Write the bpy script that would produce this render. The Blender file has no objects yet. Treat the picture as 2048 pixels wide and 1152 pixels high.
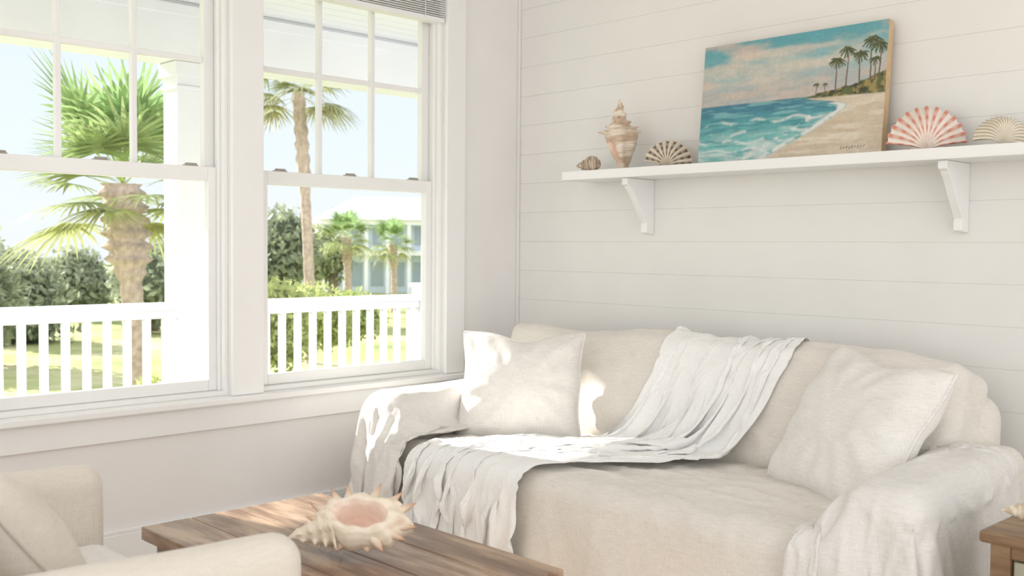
import bpy, math, random, time
import numpy as np
from mathutils import Vector, Matrix, noise
T0=time.time()
random.seed(4); rng=np.random.default_rng(7)
scene=bpy.context.scene
col=scene.collection
# ------------------------------------------------------------------ helpers
def link(o): col.objects.link(o); return o
def setparent(c,p):
    c.parent=p; c.matrix_parent_inverse=Matrix.Translation(-p.location)
def tag(o,label=None,cat=None,group=None,kind=None):
    if label: o["label"]=label
    if cat: o["category"]=cat
    if group: o["group"]=group
    if kind: o["kind"]=kind
    return o
def empty(name,loc,label,cat,group=None,kind=None):
    e=bpy.data.objects.new(name,None); e.empty_display_size=.1; e.location=loc; link(e)
    return tag(e,label,cat,group,kind)
class MB:
    def __init__(s): s.v=[]; s.f=[]; s.c=[]
    def add(s,v,f,c=None):
        n=len(s.v); s.v+= [tuple(p) for p in v]; s.f+=[tuple(i+n for i in q) for q in f]
        if c is not None: s.c+= [tuple(q) for q in c]
        return s
    def box(s,x0,x1,y0,y1,z0,z1):
        v=[(x0,y0,z0),(x1,y0,z0),(x1,y1,z0),(x0,y1,z0),(x0,y0,z1),(x1,y0,z1),(x1,y1,z1),(x0,y1,z1)]
        return s.add(v,[(0,3,2,1),(4,5,6,7),(0,1,5,4),(1,2,6,5),(2,3,7,6),(3,0,4,7)])
    def prism(s,poly,axis,a,b):
        n=len(poly); v=[]
        for t in (a,b):
            for p,q in poly:
                v.append({'x':(t,p,q),'y':(p,t,q),'z':(p,q,t)}[axis])
        f=[tuple(range(n)),tuple(range(2*n-1,n-1,-1))]
        for i in range(n): f.append((i,(i+1)%n,(i+1)%n+n,i+n))
        return s.add(v,f)
    def tube(s,pts,rad,seg=8,c=None,closed=False):
        pts=[Vector(p) for p in pts]; n=len(pts); v=[];f=[]
        up=Vector((0,0,1))
        for i,p in enumerate(pts):
            if closed: d=pts[(i+1)%n]-pts[(i-1)%n]
            else: d=pts[min(i+1,n-1)]-pts[max(i-1,0)]
            if d.length<1e-9: d=Vector((0,0,1))
            d.normalize()
            a=d.cross(up)
            if a.length<.05: a=d.cross(Vector((1,0,0)))
            a.normalize(); b=d.cross(a)
            r=rad[i] if hasattr(rad,'__len__') else rad
            for k in range(seg):
                t=2*math.pi*k/seg; v.append(p+a*math.cos(t)*r+b*math.sin(t)*r)
        for i in range(n if closed else n-1):
            j=(i+1)%n
            for k in range(seg):
                l=(k+1)%seg; f.append((i*seg+k,i*seg+l,j*seg+l,j*seg+k))
        if not closed: f.append(tuple(range(seg))); f.append(tuple(range((n-1)*seg,n*seg))[::-1])
        return s.add(v,f,[c]*len(v) if c is not None else None)
    def grid(s,P,C=None,wrapu=False):
        P=np.asarray(P); m,n=P.shape[:2]; v=P.reshape(-1,3).tolist(); f=[]
        for i in range(m-1):
            for j in range(n if wrapu else n-1):
                k=(j+1)%n; f.append((i*n+j,i*n+k,(i+1)*n+k,(i+1)*n+j))
        return s.add(v,f,None if C is None else np.asarray(C).reshape(-1,3).tolist())
    def obj(s,name,mat,parent=None,smooth=False,bevel=0,subsurf=0,M=None,fixn=True):
        me=bpy.data.meshes.new(name); 
        v=s.v if M is None else [tuple(M@Vector(p)) for p in s.v]
        me.from_pydata(v,[],s.f)
        if s.c and len(s.c)==len(s.v):
            a=me.color_attributes.new('Col','FLOAT_COLOR','POINT')
            arr=np.ones((len(s.v),4),dtype=np.float32); arr[:,:3]=np.array(s.c); a.data.foreach_set('color',arr.ravel())
        if fixn:
            import bmesh
            bm=bmesh.new(); bm.from_mesh(me); bmesh.ops.recalc_face_normals(bm,faces=bm.faces); bm.to_mesh(me); bm.free()
        me.materials.append(mat)
        if smooth: me.polygons.foreach_set('use_smooth',[True]*len(me.polygons))
        o=bpy.data.objects.new(name,me); link(o)
        if parent: setparent(o,parent)
        if bevel:
            b=o.modifiers.new('b','BEVEL'); b.width=bevel; b.segments=2; b.limit_method='ANGLE'
        if subsurf:
            b=o.modifiers.new('s','SUBSURF'); b.levels=subsurf; b.render_levels=subsurf
        return o
def nz(p,sc,amp,seed=0.):
    return amp*noise.noise(Vector((p[0]*sc+seed,p[1]*sc-seed*.7,p[2]*sc+seed*1.3)))
def softbox(size,r,n=(24,12,12),puff=(0,0,0),wr=0.,wsc=6.,seed=0.,M=None,fn=None):
    h=[s/2 for s in size]; idx={}; V=[];F=[]
    def co(i,m):
        l=-1+2*i/m; return .45*l+.55*(-math.cos(math.pi*i/m))
    def vid(i,j,k):
        key=(i,j,k)
        if key in idx: return idx[key]
        p=[co(i,n[0]),co(j,n[1]),co(k,n[2])]
        q=[p[a]*h[a] for a in range(3)]
        inn=[max(-(h[a]-r),min(h[a]-r,q[a])) for a in range(3)]
        d=Vector([q[a]-inn[a] for a in range(3)])
        if d.length>1e-9: d.normalize()
        o=Vector(inn)+d*r
        for a in range(3):
            b,c=(a+1)%3,(a+2)%3
            o[a]+=puff[a]*p[a]*(1-p[b]**2)*(1-p[c]**2)
        if wr: 
            dd=d if d.length>.1 else Vector((0,0,1))
            o+=dd*(nz(o,wsc,wr,seed)+nz(o,wsc*2.7,wr*.4,seed+5))
        if fn: o=fn(o,p)
        if M is not None: o=M@o
        idx[key]=len(V); V.append(tuple(o)); return idx[key]
    nx,ny,nzz=n
    for i in range(nx):
        for j in range(ny):
            F.append((vid(i,j,0),vid(i,j+1,0),vid(i+1,j+1,0),vid(i+1,j,0)))
            F.append((vid(i,j,nzz),vid(i+1,j,nzz),vid(i+1,j+1,nzz),vid(i,j+1,nzz)))
    for i in range(nx):
        for k in range(nzz):
            F.append((vid(i,0,k),vid(i+1,0,k),vid(i+1,0,k+1),vid(i,0,k+1)))
            F.append((vid(i,ny,k),vid(i,ny,k+1),vid(i+1,ny,k+1),vid(i+1,ny,k)))
    for j in range(ny):
        for k in range(nzz):
            F.append((vid(0,j,k),vid(0,j,k+1),vid(0,j+1,k+1),vid(0,j+1,k)))
            F.append((vid(nx,j,k),vid(nx,j+1,k),vid(nx,j+1,k+1),vid(nx,j,k+1)))
    m=MB(); m.add(V,F); return m
def frame(c,e1,e2):
    e1=Vector(e1).normalized(); e2=Vector(e2); e2=(e2-e1*e1.dot(e2)).normalized(); n=e1.cross(e2)
    M=Matrix.Identity(4)
    for i in range(3): M[i][0]=e1[i];M[i][1]=e2[i];M[i][2]=n[i];M[i][3]=c[i]
    return M
# ------------------------------------------------------------------ materials
def srgb(r,g,b):
    f=lambda c:((c/255+.055)/1.055)**2.4 if c/255>.04045 else c/255/12.92
    return (f(r),f(g),f(b))
def newmat(name):
    m=bpy.data.materials.new(name); m.use_nodes=True; nt=m.node_tree; nt.nodes.clear()
    out=nt.nodes.new('ShaderNodeOutputMaterial'); b=nt.nodes.new('ShaderNodeBsdfPrincipled')
    nt.links.new(b.outputs[0],out.inputs[0]); return m,nt,b,out
def coords(nt,scale=(1,1,1)):
    t=nt.nodes.new('ShaderNodeTexCoord'); mp=nt.nodes.new('ShaderNodeMapping'); mp.inputs['Scale'].default_value=scale
    nt.links.new(t.outputs['Object'],mp.inputs[0]); return mp.outputs[0]
def nnoise(nt,vec,scale,detail=3,rough=.5):
    n=nt.nodes.new('ShaderNodeTexNoise'); n.inputs['Scale'].default_value=scale; n.inputs['Detail'].default_value=detail
    n.inputs['Roughness'].default_value=rough; nt.links.new(vec,n.inputs['Vector']); return n.outputs[0]
def ramp(nt,fac,stops):
    r=nt.nodes.new('ShaderNodeValToRGB'); e=r.color_ramp.elements
    while len(e)<len(stops): e.new(.5)
    for i,(p,c) in enumerate(stops): e[i].position=p; e[i].color=(*c,1)
    nt.links.new(fac,r.inputs[0]); return r.outputs[0]
def bump(nt,h,dist,strength=1,prev=None):
    b=nt.nodes.new('ShaderNodeBump'); b.inputs['Distance'].default_value=dist; b.inputs['Strength'].default_value=strength
    nt.links.new(h,b.inputs['Height'])
    if prev: nt.links.new(prev,b.inputs['Normal'])
    return b.outputs[0]
def paint(name,c,rough=.5,var=.02,sc=3,bd=.0003,bs=60):
    m,nt,b,_=newmat(name); v=coords(nt); n=nnoise(nt,v,sc)
    nt.links.new(ramp(nt,n,[(.3,tuple(x*(1-var) for x in c)),(.7,tuple(min(1,x*(1+var)) for x in c))]),b.inputs['Base Color'])
    b.inputs['Roughness'].default_value=rough
    nt.links.new(bump(nt,nnoise(nt,v,bs),bd),b.inputs['Normal']); return m
def fabric(name,c,wr=.006,transl=0.,slub=.5,wsc=9):
    m,nt,b,out=newmat(name); v=coords(nt)
    n=nnoise(nt,v,4,4); base=ramp(nt,n,[(.25,tuple(x*.97 for x in c)),(.75,tuple(min(1,x*1.02) for x in c))])
    v2=coords(nt,(1,1,14)); v3=coords(nt,(14,14,1))
    s1=nnoise(nt,v2,28,2); s2=nnoise(nt,v3,28,2)
    mx=nt.nodes.new('ShaderNodeMath'); mx.operation='ADD'; nt.links.new(s1,mx.inputs[0]); nt.links.new(s2,mx.inputs[1])
    hf=nt.nodes.new('ShaderNodeMath'); hf.operation='MULTIPLY'; nt.links.new(mx.outputs[0],hf.inputs[0]); hf.inputs[1].default_value=.5
    mul=nt.nodes.new('ShaderNodeMix'); mul.data_type='RGBA'; mul.blend_type='MULTIPLY'; mul.inputs[0].default_value=slub
    nt.links.new(base,mul.inputs[6]); nt.links.new(ramp(nt,hf.outputs[0],[(.38,(.80,.80,.80)),(.56,(1,1,1))]),mul.inputs[7])
    nt.links.new(mul.outputs[2],b.inputs['Base Color']); b.inputs['Roughness'].default_value=.9
    b.inputs['Sheen Weight'].default_value=.2
    bb=bump(nt,nnoise(nt,v,wsc,4,.5),wr); bb=bump(nt,hf.outputs[0],.006,.6,bb)
    nt.links.new(bb,b.inputs['Normal'])
    if transl:
        tr=nt.nodes.new('ShaderNodeBsdfTranslucent'); tr.inputs[0].default_value=(*c,1)
        ms=nt.nodes.new('ShaderNodeMixShader'); ms.inputs[0].default_value=transl
        nt.links.new(b.outputs[0],ms.inputs[1]); nt.links.new(tr.outputs[0],ms.inputs[2]); nt.links.new(ms.outputs[0],out.inputs[0])
    return m
def wood(name,cs,axis='x',rough=.45,sc=1.):
    m,nt,b,_=newmat(name); s={'x':(1.2,9,9),'y':(9,1.2,9),'z':(9,9,1.2)}[axis]
    v=coords(nt,tuple(q*sc for q in s)); n=nnoise(nt,v,3,7,.62)
    n2=nnoise(nt,coords(nt,(1.5,4,4)),2.4,4)
    a=nt.nodes.new('ShaderNodeMath'); a.operation='MULTIPLY_ADD'; nt.links.new(n2,a.inputs[0]); a.inputs[1].default_value=.7; nt.links.new(n,a.inputs[2])
    nt.links.new(ramp(nt,a.outputs[0],[(.55,cs[0]),(.82,cs[1]),(1.,cs[2])]),b.inputs['Base Color'])
    b.inputs['Roughness'].default_value=rough; nt.links.new(bump(nt,n,.002,.5),b.inputs['Normal']); return m
def vcol(name,rough=.6,var=.15,sc=40,bd=.001,transl=0.,spec=.5):
    m,nt,b,out=newmat(name); at=nt.nodes.new('ShaderNodeAttribute'); at.attribute_name='Col'
    v=coords(nt); n=nnoise(nt,v,sc,3)
    mul=nt.nodes.new('ShaderNodeMix'); mul.data_type='RGBA'; mul.blend_type='MULTIPLY'; mul.inputs[0].default_value=1
    nt.links.new(at.outputs['Color'],mul.inputs[6]); nt.links.new(ramp(nt,n,[(.3,(1-var,)*3),(.65,(1,1,1))]),mul.inputs[7])
    nt.links.new(mul.outputs[2],b.inputs['Base Color']); b.inputs['Roughness'].default_value=rough
    b.inputs['Specular IOR Level'].default_value=spec
    if bd: nt.links.new(bump(nt,n,bd,.6),b.inputs['Normal'])
    if transl:
        tr=nt.nodes.new('ShaderNodeBsdfTranslucent'); nt.links.new(mul.outputs[2],tr.inputs[0])
        ms=nt.nodes.new('ShaderNodeMixShader'); ms.inputs[0].default_value=transl
        nt.links.new(b.outputs[0],ms.inputs[1]); nt.links.new(tr.outputs[0],ms.inputs[2]); nt.links.new(ms.outputs[0],out.inputs[0])
    return m
M_wall=paint('wall_paint',(.85,.83,.82),.6)
M_ship=paint('shiplap_paint',(.82,.81,.785),.5)
M_trim=paint('trim_paint',(.89,.888,.88),.35)
M_ceil=paint('ceiling_paint',(.87,.865,.86),.7)
M_sash=paint('sash_paint',(.89,.89,.88),.35)
M_ext=paint('exterior_white',(.78,.80,.82),.5)
M_latch=paint('latch_metal',(.40,.38,.34),.4)
M_floor=wood('floor_wood',(srgb(150,128,106),srgb(182,158,134),srgb(200,178,154)),'y')
M_deck=paint('deck_boards',(.5,.48,.45),.6)
M_table=wood('table_wood',(srgb(98,74,57),srgb(140,112,90),srgb(182,154,129)),'x',.38)
M_tleg=paint('table_leg_paint',srgb(150,138,122),.6,.12,14)
M_side=wood('side_table_wood',(srgb(92,71,52),srgb(132,104,77),srgb(162,134,102)),'x',.45)
M_sidepaint=paint('side_table_paint',srgb(172,168,148),.6,.12,12)
M_linen=fabric('linen_beige',srgb(234,228,219),.010)
M_linenw=fabric('linen_white',srgb(241,237,231),.007,wsc=10)
M_drape=fabric('slipcover_white',srgb(239,235,230),.006,transl=.06,slub=.45)
M_throw=fabric('throw_white',srgb(253,252,250),.002,transl=.03,slub=.08)
M_chair=fabric('chair_fabric',srgb(230,221,208),.001,slub=.35)
M_leaf=vcol('foliage',.5,.25,6,0,.4,.3)
M_bark=vcol('bark',.9,.3,14,.02)
M_shell=vcol('shell',.32,.08,60,.0005)
M_paintg=vcol('oil_paint',.5,.08,70,.0012)
m,nt,b,out=newmat('glass_pane')
tr=nt.nodes.new('ShaderNodeBsdfTransparent'); gl=nt.nodes.new('ShaderNodeBsdfGlossy'); gl.inputs['Roughness'].default_value=.02
fr=nt.nodes.new('ShaderNodeFresnel'); fr.inputs[0].default_value=1.15
ms=nt.nodes.new('ShaderNodeMixShader'); nt.links.new(fr.outputs[0],ms.inputs[0]); nt.links.new(tr.outputs[0],ms.inputs[1]); nt.links.new(gl.outputs[0],ms.inputs[2]); nt.links.new(ms.outputs[0],out.inputs[0])
nt.nodes.remove(b); M_glass=m
m,nt,b,out=newmat('grass'); v=coords(nt); 
nt.links.new(ramp(nt,nnoise(nt,v,.5,6,.65),[(.3,srgb(126,138,80)),(.5,srgb(172,174,112)),(.7,srgb(208,198,156))]),b.inputs['Base Color']); b.inputs['Roughness'].default_value=1; M_grass=m
# ------------------------------------------------------------------ ROOM
H=2.75; XR=4.9; YF=-4.9
def st(o): o["kind"]="structure"; return o
W1=(-2.57,-1.60); W2=(-1.46,-.49); ZB,ZT=.60,2.42
w=MB(); w.box(-.16,0,YF,.0,0,ZB); w.box(-.16,0,YF,.0,ZT,H)
w.box(-.16,0,YF,W1[0],ZB,ZT); w.box(-.16,0,W1[1],W2[0],ZB,ZT); w.box(-.16,0,W2[1],0,ZB,ZT)
st(w.obj('wall_left',M_wall))
z=.942-.1443*6; g=.0014; d=.0023
zs=[z+.1443*k for k in range(0,30) if .02<z+.1443*k<H-.03]
poly=[(.12,0),(0.,0)]
for q in zs: poly+=[(0,q-g),(d,q-g*.5),(d,q+g*.5),(0,q+g)]
poly+=[(0,H),(.12,H)]
st(MB().prism(poly,'x',-.16,XR).obj('wall_back',M_ship))
st(MB().box(-.16,XR,YF,.12,-.12,0).obj('floor',M_floor))
st(MB().box(-.16,XR,YF,.12,H,H+.1).obj('ceiling',M_ceil))
def bb(y0,y1,x0,x1,name):
    return st(MB().box(x0,x1,y0,y1,0,.13).box(x0,x1-.004 if x1<.1 else x1,y0+(.004 if x1>.1 else 0),y1,.13,.145).obj(name,M_trim,bevel=.003))
bb(YF,-.0005,.0005,.018,'baseboard_left'); bb(-.018,-.0005,.02,XR,'baseboard_back')
st(MB().box(.0,.022,W2[1],W2[1]+.115,ZB-.0,ZT+.12).obj('trim_1',M_trim,bevel=.003))
st(MB().box(.0,.022,W1[1],W2[0],ZB,ZT+.0).obj('trim_2',M_trim,bevel=.003))
st(MB().box(.0,.022,W1[0]-.115,W1[0],ZB,ZT+.12).obj('trim_3',M_trim,bevel=.003))
st(MB().box(.0,.026,W1[0]+.0005,W2[1]-.0005,ZT+.0005,ZT+.12).obj('trim_4',M_trim,bevel=.003))
st(MB().box(-.05,.055,W1[0]-.14,W2[1]+.14,ZB-.028,ZB-.0005).obj('trim_5',M_trim,bevel=.006))
st(MB().box(.0,.02,W1[0]-.115,W2[1]+.115,ZB-.125,ZB-.0285).obj('trim_6',M_trim,bevel=.003))
st(MB().box(.0005,.014,-.014,-.0005,.146,H).obj('trim_7',M_ship,bevel=.003))
def window(name,y0,y1):
    fr=MB(); t=.018
    fr.box(-.15,-.015,y0,y0+t,ZB,ZT).box(-.15,-.015,y1-t,y1,ZB,ZT).box(-.15,-.015,y0+t,y1-t,ZT-t,ZT).box(-.15,-.015,y0+t,y1-t,ZB,ZB+t)
    fr.box(-.055,-.040,y0+t,y0+t+.012,ZB+t,ZT-t).box(-.055,-.040,y1-t-.012,y1-t,ZB+t,ZT-t)
    f=st(fr.obj(name,M_sash,bevel=.002)); 
    a0,a1=y0+t+.0005,y1-t-.0005; zm0,zm1=1.455,1.51; s=.045
    lo=MB(); x0,x1=-.088,-.056
    lo.box(x0,x1,a0,a0+s,ZB+t+.0005,zm1).box(x0,x1,a1-s,a1,ZB+t+.0005,zm1).box(x0,x1,a0+s,a1-s,ZB+t+.0005,ZB+t+.045).box(x0,x1,a0+s,a1-s,zm0,zm1)
    setparent(lo.obj('lower_sash',M_sash,bevel=.003),f)
    up=MB(); x0,x1=-.124,-.092
    up.box(x0,x1,a0,a0+s,zm0,ZT-t-.0005).box(x0,x1,a1-s,a1,zm0,ZT-t-.0005).box(x0,x1,a0+s,a1-s,ZT-t-.05,ZT-t-.0005).box(x0,x1,a0+s,a1-s,zm0,zm1-.006)
    g0,g1=a0+s,a1-s; mw=.011
    for k in (1,2):
        yc=g0+(g1-g0)*k/3; up.box(x0+.004,x1-.002,yc-mw,yc+mw,zm1-.006,ZT-t-.05)
    up.box(x0+.0045,x1-.0025,g0,g1,1.935-mw,1.935+mw)
    setparent(up.obj('upper_sash',M_sash,bevel=.003),f)
    gm=MB(); gm.add([(-.072,a0+s,ZB+t+.045),(-.072,a1-s,ZB+t+.045),(-.072,a1-s,zm0),(-.072,a0+s,zm0)],[(0,1,2,3)])
    setparent(gm.obj('lower_glass',M_glass,fixn=False),f)
    gm=MB(); gm.add([(-.108,a0+s,zm1-.006),(-.108,a1-s,zm1-.006),(-.108,a1-s,ZT-.068),(-.108,a0+s,ZT-.068)],[(0,1,2,3)])
    setparent(gm.obj('upper_glass',M_glass,fixn=False),f)
    for fr_ in (.12,.5,.88):
        yc=a0+(a1-a0)*fr_
        l=MB(); l.box(-.086,-.058,yc-.028,yc+.028,zm1,zm1+.005)
        l.prism([(-.080,yc-.02),(-.062,yc-.026),(-.058,yc+.004),(-.066,yc+.026),(-.08,yc+.02)],'z',zm1+.005,zm1+.012)
        setparent(l.obj('sash_lock',M_latch,bevel=.002),f)
    return f
window('window_1',*W1); window('window_2',*W2)
def blind(y0,y1,lab):
    e=empty('window_blind',((-.03),(y0+y1)/2,2.26),lab,'window blind')
    m=MB()
    for k in range(11): m.box(-.054,.004,y0,y1,2.272+k*.0102,2.2755+k*.0102)
    m.obj('slats',M_trim,e)
    MB().box(-.052,.006,y0,y1,2.246,2.268).obj('bottom_rail',M_trim,e,bevel=.003)
    MB().box(-.052,.006,y0,y1,2.385,2.4185).obj('head_rail',M_trim,e,bevel=.002)
    for y in (y0+.12,y1-.12): MB().tube([(.006,y,2.39),(.009,y,2.3),(.009,y,2.255)],.0015,6).obj('lift_cord',M_trim,e)
blind(W2[0]+.005,W2[1]-.005,'white slatted blind raised at the top of a window')
blind(W1[0]+.005,W1[1]-.005,'white slatted blind raised at the top of a window')
# ------------------------------------------------------------------ PORCH
st(MB().box(-1.85,-.161,-5,3,-.2,-.08).obj('trim_8',M_deck))
pr=MB()
for k in range(13): pr.box(-1.75+k*.12+.002,-1.75+(k+1)*.12-.002,-5,3,2.52,2.54)
pr.box(-1.9,-.161,-5,3,2.54,2.66)
st(pr.obj('trim_9',M_ext))
st(MB().box(-1.78,-1.58,-5,3,2.20,2.52).box(-1.80,-1.56,-5,3,2.44,2.5).obj('trim_10',M_ext,bevel=.004))
PY=-.955
def post(yc,lab):
    m=MB(); x=-1.68; a=.085
    m.box(x-a,x+a,yc-a,yc+a,-.08,2.2).box(x-a-.02,x+a+.02,yc-a-.02,yc+a+.02,2.12,2.198).box(x-a-.01,x+a+.01,yc-a-.01,yc+a+.01,2.05,2.07).box(x-a-.02,x+a+.02,yc-a-.02,yc+a+.02,-.079,.015)
    o=m.obj('porch_post',M_ext,bevel=.004); tag(o,lab,'post')
post(PY,'square white porch post with a capital, beside the railing')
m=MB().box(-1.67,-1.55,.64,.76,-.08,.93).box(-1.685,-1.535,.625,.775,.93,.96); tag(m.obj('newel_post',M_ext,bevel=.006),'short white newel post ending the porch railing','post')
def railing(y0,y1):
    e=empty('porch_railing',(-1.62,(y0+y1)/2,-.08),'white wooden porch railing with square balusters','railing')
    MB().box(-1.67,-1.55,y0,y1,.845,.885).box(-1.645,-1.575,y0,y1,.80,.845).obj('top_rail',M_ext,e,bevel=.005)
    MB().box(-1.64,-1.58,y0,y1,.02,.09).obj('bottom_rail',M_ext,e,bevel=.004)
    first=None; y=y0+.06
    while y<y1-.03:
        if first is None:
            first=MB().box(-1.628,-1.592,y-.018,y+.018,.09,.80).obj('baluster',M_ext,e,bevel=.002); ys=y
        else:
            c=first.copy(); col.objects.link(c); c.location=(0,y-ys,0)
        y+=.107
railing(-3.2,PY-.086); railing(PY+.086,.639)
# ------------------------------------------------------------------ OUTSIDE
GZ=-1.1
o=st(MB().box(-120,-1.9,-60,90,GZ-.2,GZ).obj('floor_lawn',M_grass))
def frond(mb,o,az,el,R,c,droop,up_=.12):
    D=Vector((math.cos(az)*math.cos(el),math.sin(az)*math.cos(el),math.sin(el)))
    S=D.cross(Vector((0,0,1))).normalized(); U=S.cross(D)
    L=R*.45; p1=o+D*L*.5+Vector((0,0,-.01)); p2=o+D*L+Vector((0,0,-droop*.15*L))
    cc=(c[0]*1.1,c[1]*1.05,c[2]*.8)
    for a,b_ in ((o,p1),(p1,p2)):
        w=S*.012*R
        mb.add([a-w,a+w,b_+w,b_-w],[(0,1,2,3)],[cc]*4)
    N=26
    for i in range(N):
        t=-1+2*i/(N-1); a=t*1.9+random.uniform(-.04,.04)
        d=(D*math.cos(a)+S*math.sin(a)); d=(d+U*(up_-.1*abs(t))).normalized()
        ln=R*.56*(1-.35*abs(t)**1.5)*random.uniform(.9,1.05)
        wd=d.cross(U).normalized()*R*.021
        pts=[];k=4
        for j in range(k+1):
            q=j/k; p=p2+d*ln*q+Vector((0,0,-1))*ln*droop*(q**2.2)*random.uniform(.85,1.15)
            ww=wd*(1.0-.95*q**1.8)
            pts+= [p-ww,p+ww]
        sh=random.uniform(.7,1.3)
        mb.add(pts,[(2*j,2*j+1,2*j+3,2*j+2) for j in range(k)],[(c[0]*sh,c[1]*sh,c[2]*sh)]*len(pts))
def palm(base,top,r,R,nf,lab,seed,droop=.35,lowc=(.48,.50,.24),upc=(.36,.52,.22),el0=1.35,el1=-.75,bt=1.):
    random.seed(seed)
    e=empty('palm_tree',base,lab,'palm tree')
    b=Vector(base);t=Vector(top); n=70; P=np.zeros((n,20,3)); C=np.zeros((n,20,3)); Ht=(t-b).length
    for i in range(n):
        q=i/(n-1); c=b.lerp(t,q)+Vector((math.sin(q*3)*.06,math.cos(q*2)*.05,0))
        rr=r*(1.1-.25*q) 
        boots=bt*max(0,min(1,(q-.62)/.1))
        for j in range(20):
            a=2*math.pi*j/20
            k=rr*(1+.05*math.sin(i*1.6)+.03*random.random())+ boots*r*(.6+.8*max(0,math.sin(5*a+ i*.9)*math.sin(5*a-i*.9)))
            P[i,j]=(c.x+math.cos(a)*k,c.y+math.sin(a)*k,c.z)
            sh=.8+.3*random.random()
            C[i,j]=np.array((.60,.48,.41))*sh*(1+.1*boots)
    MB().grid(P,C,wrapu=True).obj('trunk',M_bark,e,smooth=True)
    m=MB(); o=t
    for i in range(nf):
        q=i/nf; el=el0+(el1-el0)*q+random.uniform(-.25,.25); az=i*2.399+random.uniform(-.3,.3)
        s=random.uniform(.75,1.15)
        c=[upc[k]*(1-q)+lowc[k]*q for k in range(3)]
        frond(m,o+Vector((0,0,.1-.3*q*R*.5)),az,el,R*s,c,droop*(.4+q))
    m.obj('crown',M_leaf,e)
    return e
def at(px,t,z):
    u=(px-1024)/2055; return (3.719+t*(-.719+.695*u), -3.634+t*(.695+.719*u), z)
palm(at(268,12,GZ),at(246,12,1.90),.13,1.60,28,'tall sabal palm with green fan fronds and rough trunk',3,.22,el0=1.2,el1=-.55)
palm(at(618,20,GZ),at(598,20,4.15),.10,1.40,22,'slender palm tree with small drooping crown',8,.45,(.46,.44,.28),(.40,.48,.28),.9,-.35,.35)
palm(at(692,34,GZ),at(692,34,1.5),.12,1.2,22,'small distant palm tree in front of the house',12,.5,bt=.5)
palm(at(785,36,GZ),at(785,36,1.3),.11,1.1,20,'small distant palm tree beside the house',15,.5,bt=.5)
def shrub(name,lumps,n,leaf,ca,cb,lab,cat,trunk=None):
    e=lumps[0]; m=MB()
    for L in lumps:
        cx,cy,cz,rx,ry,rz=L; k=int(n/len(lumps))
        d=rng.normal(size=(k,3)); d/=np.linalg.norm(d,axis=1)[:,None]
        rad=rng.uniform(.65,1.15,size=(k,1)); P=d*rad*np.array([rx,ry,rz])+np.array([cx,cy,cz])
        for i in range(k):
            p=P[i]; a=rng.normal(size=3); a/=np.linalg.norm(a); b_=np.cross(a,d[i]+.3*rng.normal(size=3)); b_/=np.linalg.norm(b_)+1e-6
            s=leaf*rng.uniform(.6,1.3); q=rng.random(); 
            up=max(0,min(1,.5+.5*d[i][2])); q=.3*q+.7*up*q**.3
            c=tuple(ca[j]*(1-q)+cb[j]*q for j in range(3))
            m.add([p-a*s,p+b_*s*.45,p+a*s,p-b_*s*.45],[(0,1,2,3)],[c]*4)
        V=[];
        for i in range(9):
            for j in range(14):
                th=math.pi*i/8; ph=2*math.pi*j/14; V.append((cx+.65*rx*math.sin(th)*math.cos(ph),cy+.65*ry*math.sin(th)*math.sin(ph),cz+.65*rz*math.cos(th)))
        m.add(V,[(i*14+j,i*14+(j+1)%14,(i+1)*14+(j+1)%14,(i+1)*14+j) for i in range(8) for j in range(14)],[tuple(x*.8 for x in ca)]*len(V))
    if trunk: m.tube([(e[0],e[1],GZ),(e[0],e[1],e[2])],trunk,8,(.35,.28,.22))
    o=m.obj(name,M_leaf,fixn=False); tag(o,lab,cat); return o
def lumps(px,t,zc,w,h,k,seed):
    r=np.random.default_rng(seed); out=[]
    for i in range(k):
        a=at(px+r.uniform(-w,w),t+r.uniform(-.5,.5),0); hh=h*r.uniform(.45,1)
        s=hh*r.uniform(.9,1.3); out.append((a[0],a[1],zc+r.uniform(-.4,.5)*h,s,s,hh))
    return out
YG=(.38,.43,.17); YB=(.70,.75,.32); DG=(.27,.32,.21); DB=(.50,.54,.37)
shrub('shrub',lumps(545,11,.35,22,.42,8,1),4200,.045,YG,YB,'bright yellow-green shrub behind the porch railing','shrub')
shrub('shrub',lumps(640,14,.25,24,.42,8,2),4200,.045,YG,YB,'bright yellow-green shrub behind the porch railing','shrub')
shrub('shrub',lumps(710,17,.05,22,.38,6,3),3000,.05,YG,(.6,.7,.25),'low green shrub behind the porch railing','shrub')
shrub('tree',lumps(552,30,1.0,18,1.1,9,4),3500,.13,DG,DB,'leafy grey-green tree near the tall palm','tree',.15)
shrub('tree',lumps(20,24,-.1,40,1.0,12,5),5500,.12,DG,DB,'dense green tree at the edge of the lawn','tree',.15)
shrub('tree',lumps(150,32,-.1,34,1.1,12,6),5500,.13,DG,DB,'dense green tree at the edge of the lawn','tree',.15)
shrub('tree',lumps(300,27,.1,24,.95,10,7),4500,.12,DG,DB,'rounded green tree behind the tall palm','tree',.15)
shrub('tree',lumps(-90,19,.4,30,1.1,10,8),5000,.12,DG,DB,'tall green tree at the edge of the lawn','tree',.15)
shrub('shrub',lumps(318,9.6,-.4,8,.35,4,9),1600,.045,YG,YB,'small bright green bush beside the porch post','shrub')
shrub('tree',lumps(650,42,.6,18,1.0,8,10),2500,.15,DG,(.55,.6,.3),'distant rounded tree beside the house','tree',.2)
hc=Vector(at(775,50,GZ)); d=Vector((3.719,-3.634,0))-Vector((hc.x,hc.y,0)); d.normalize(); s_=Vector((-d.y,d.x,0))
MH=frame(hc,s_,(0,0,1))
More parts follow.
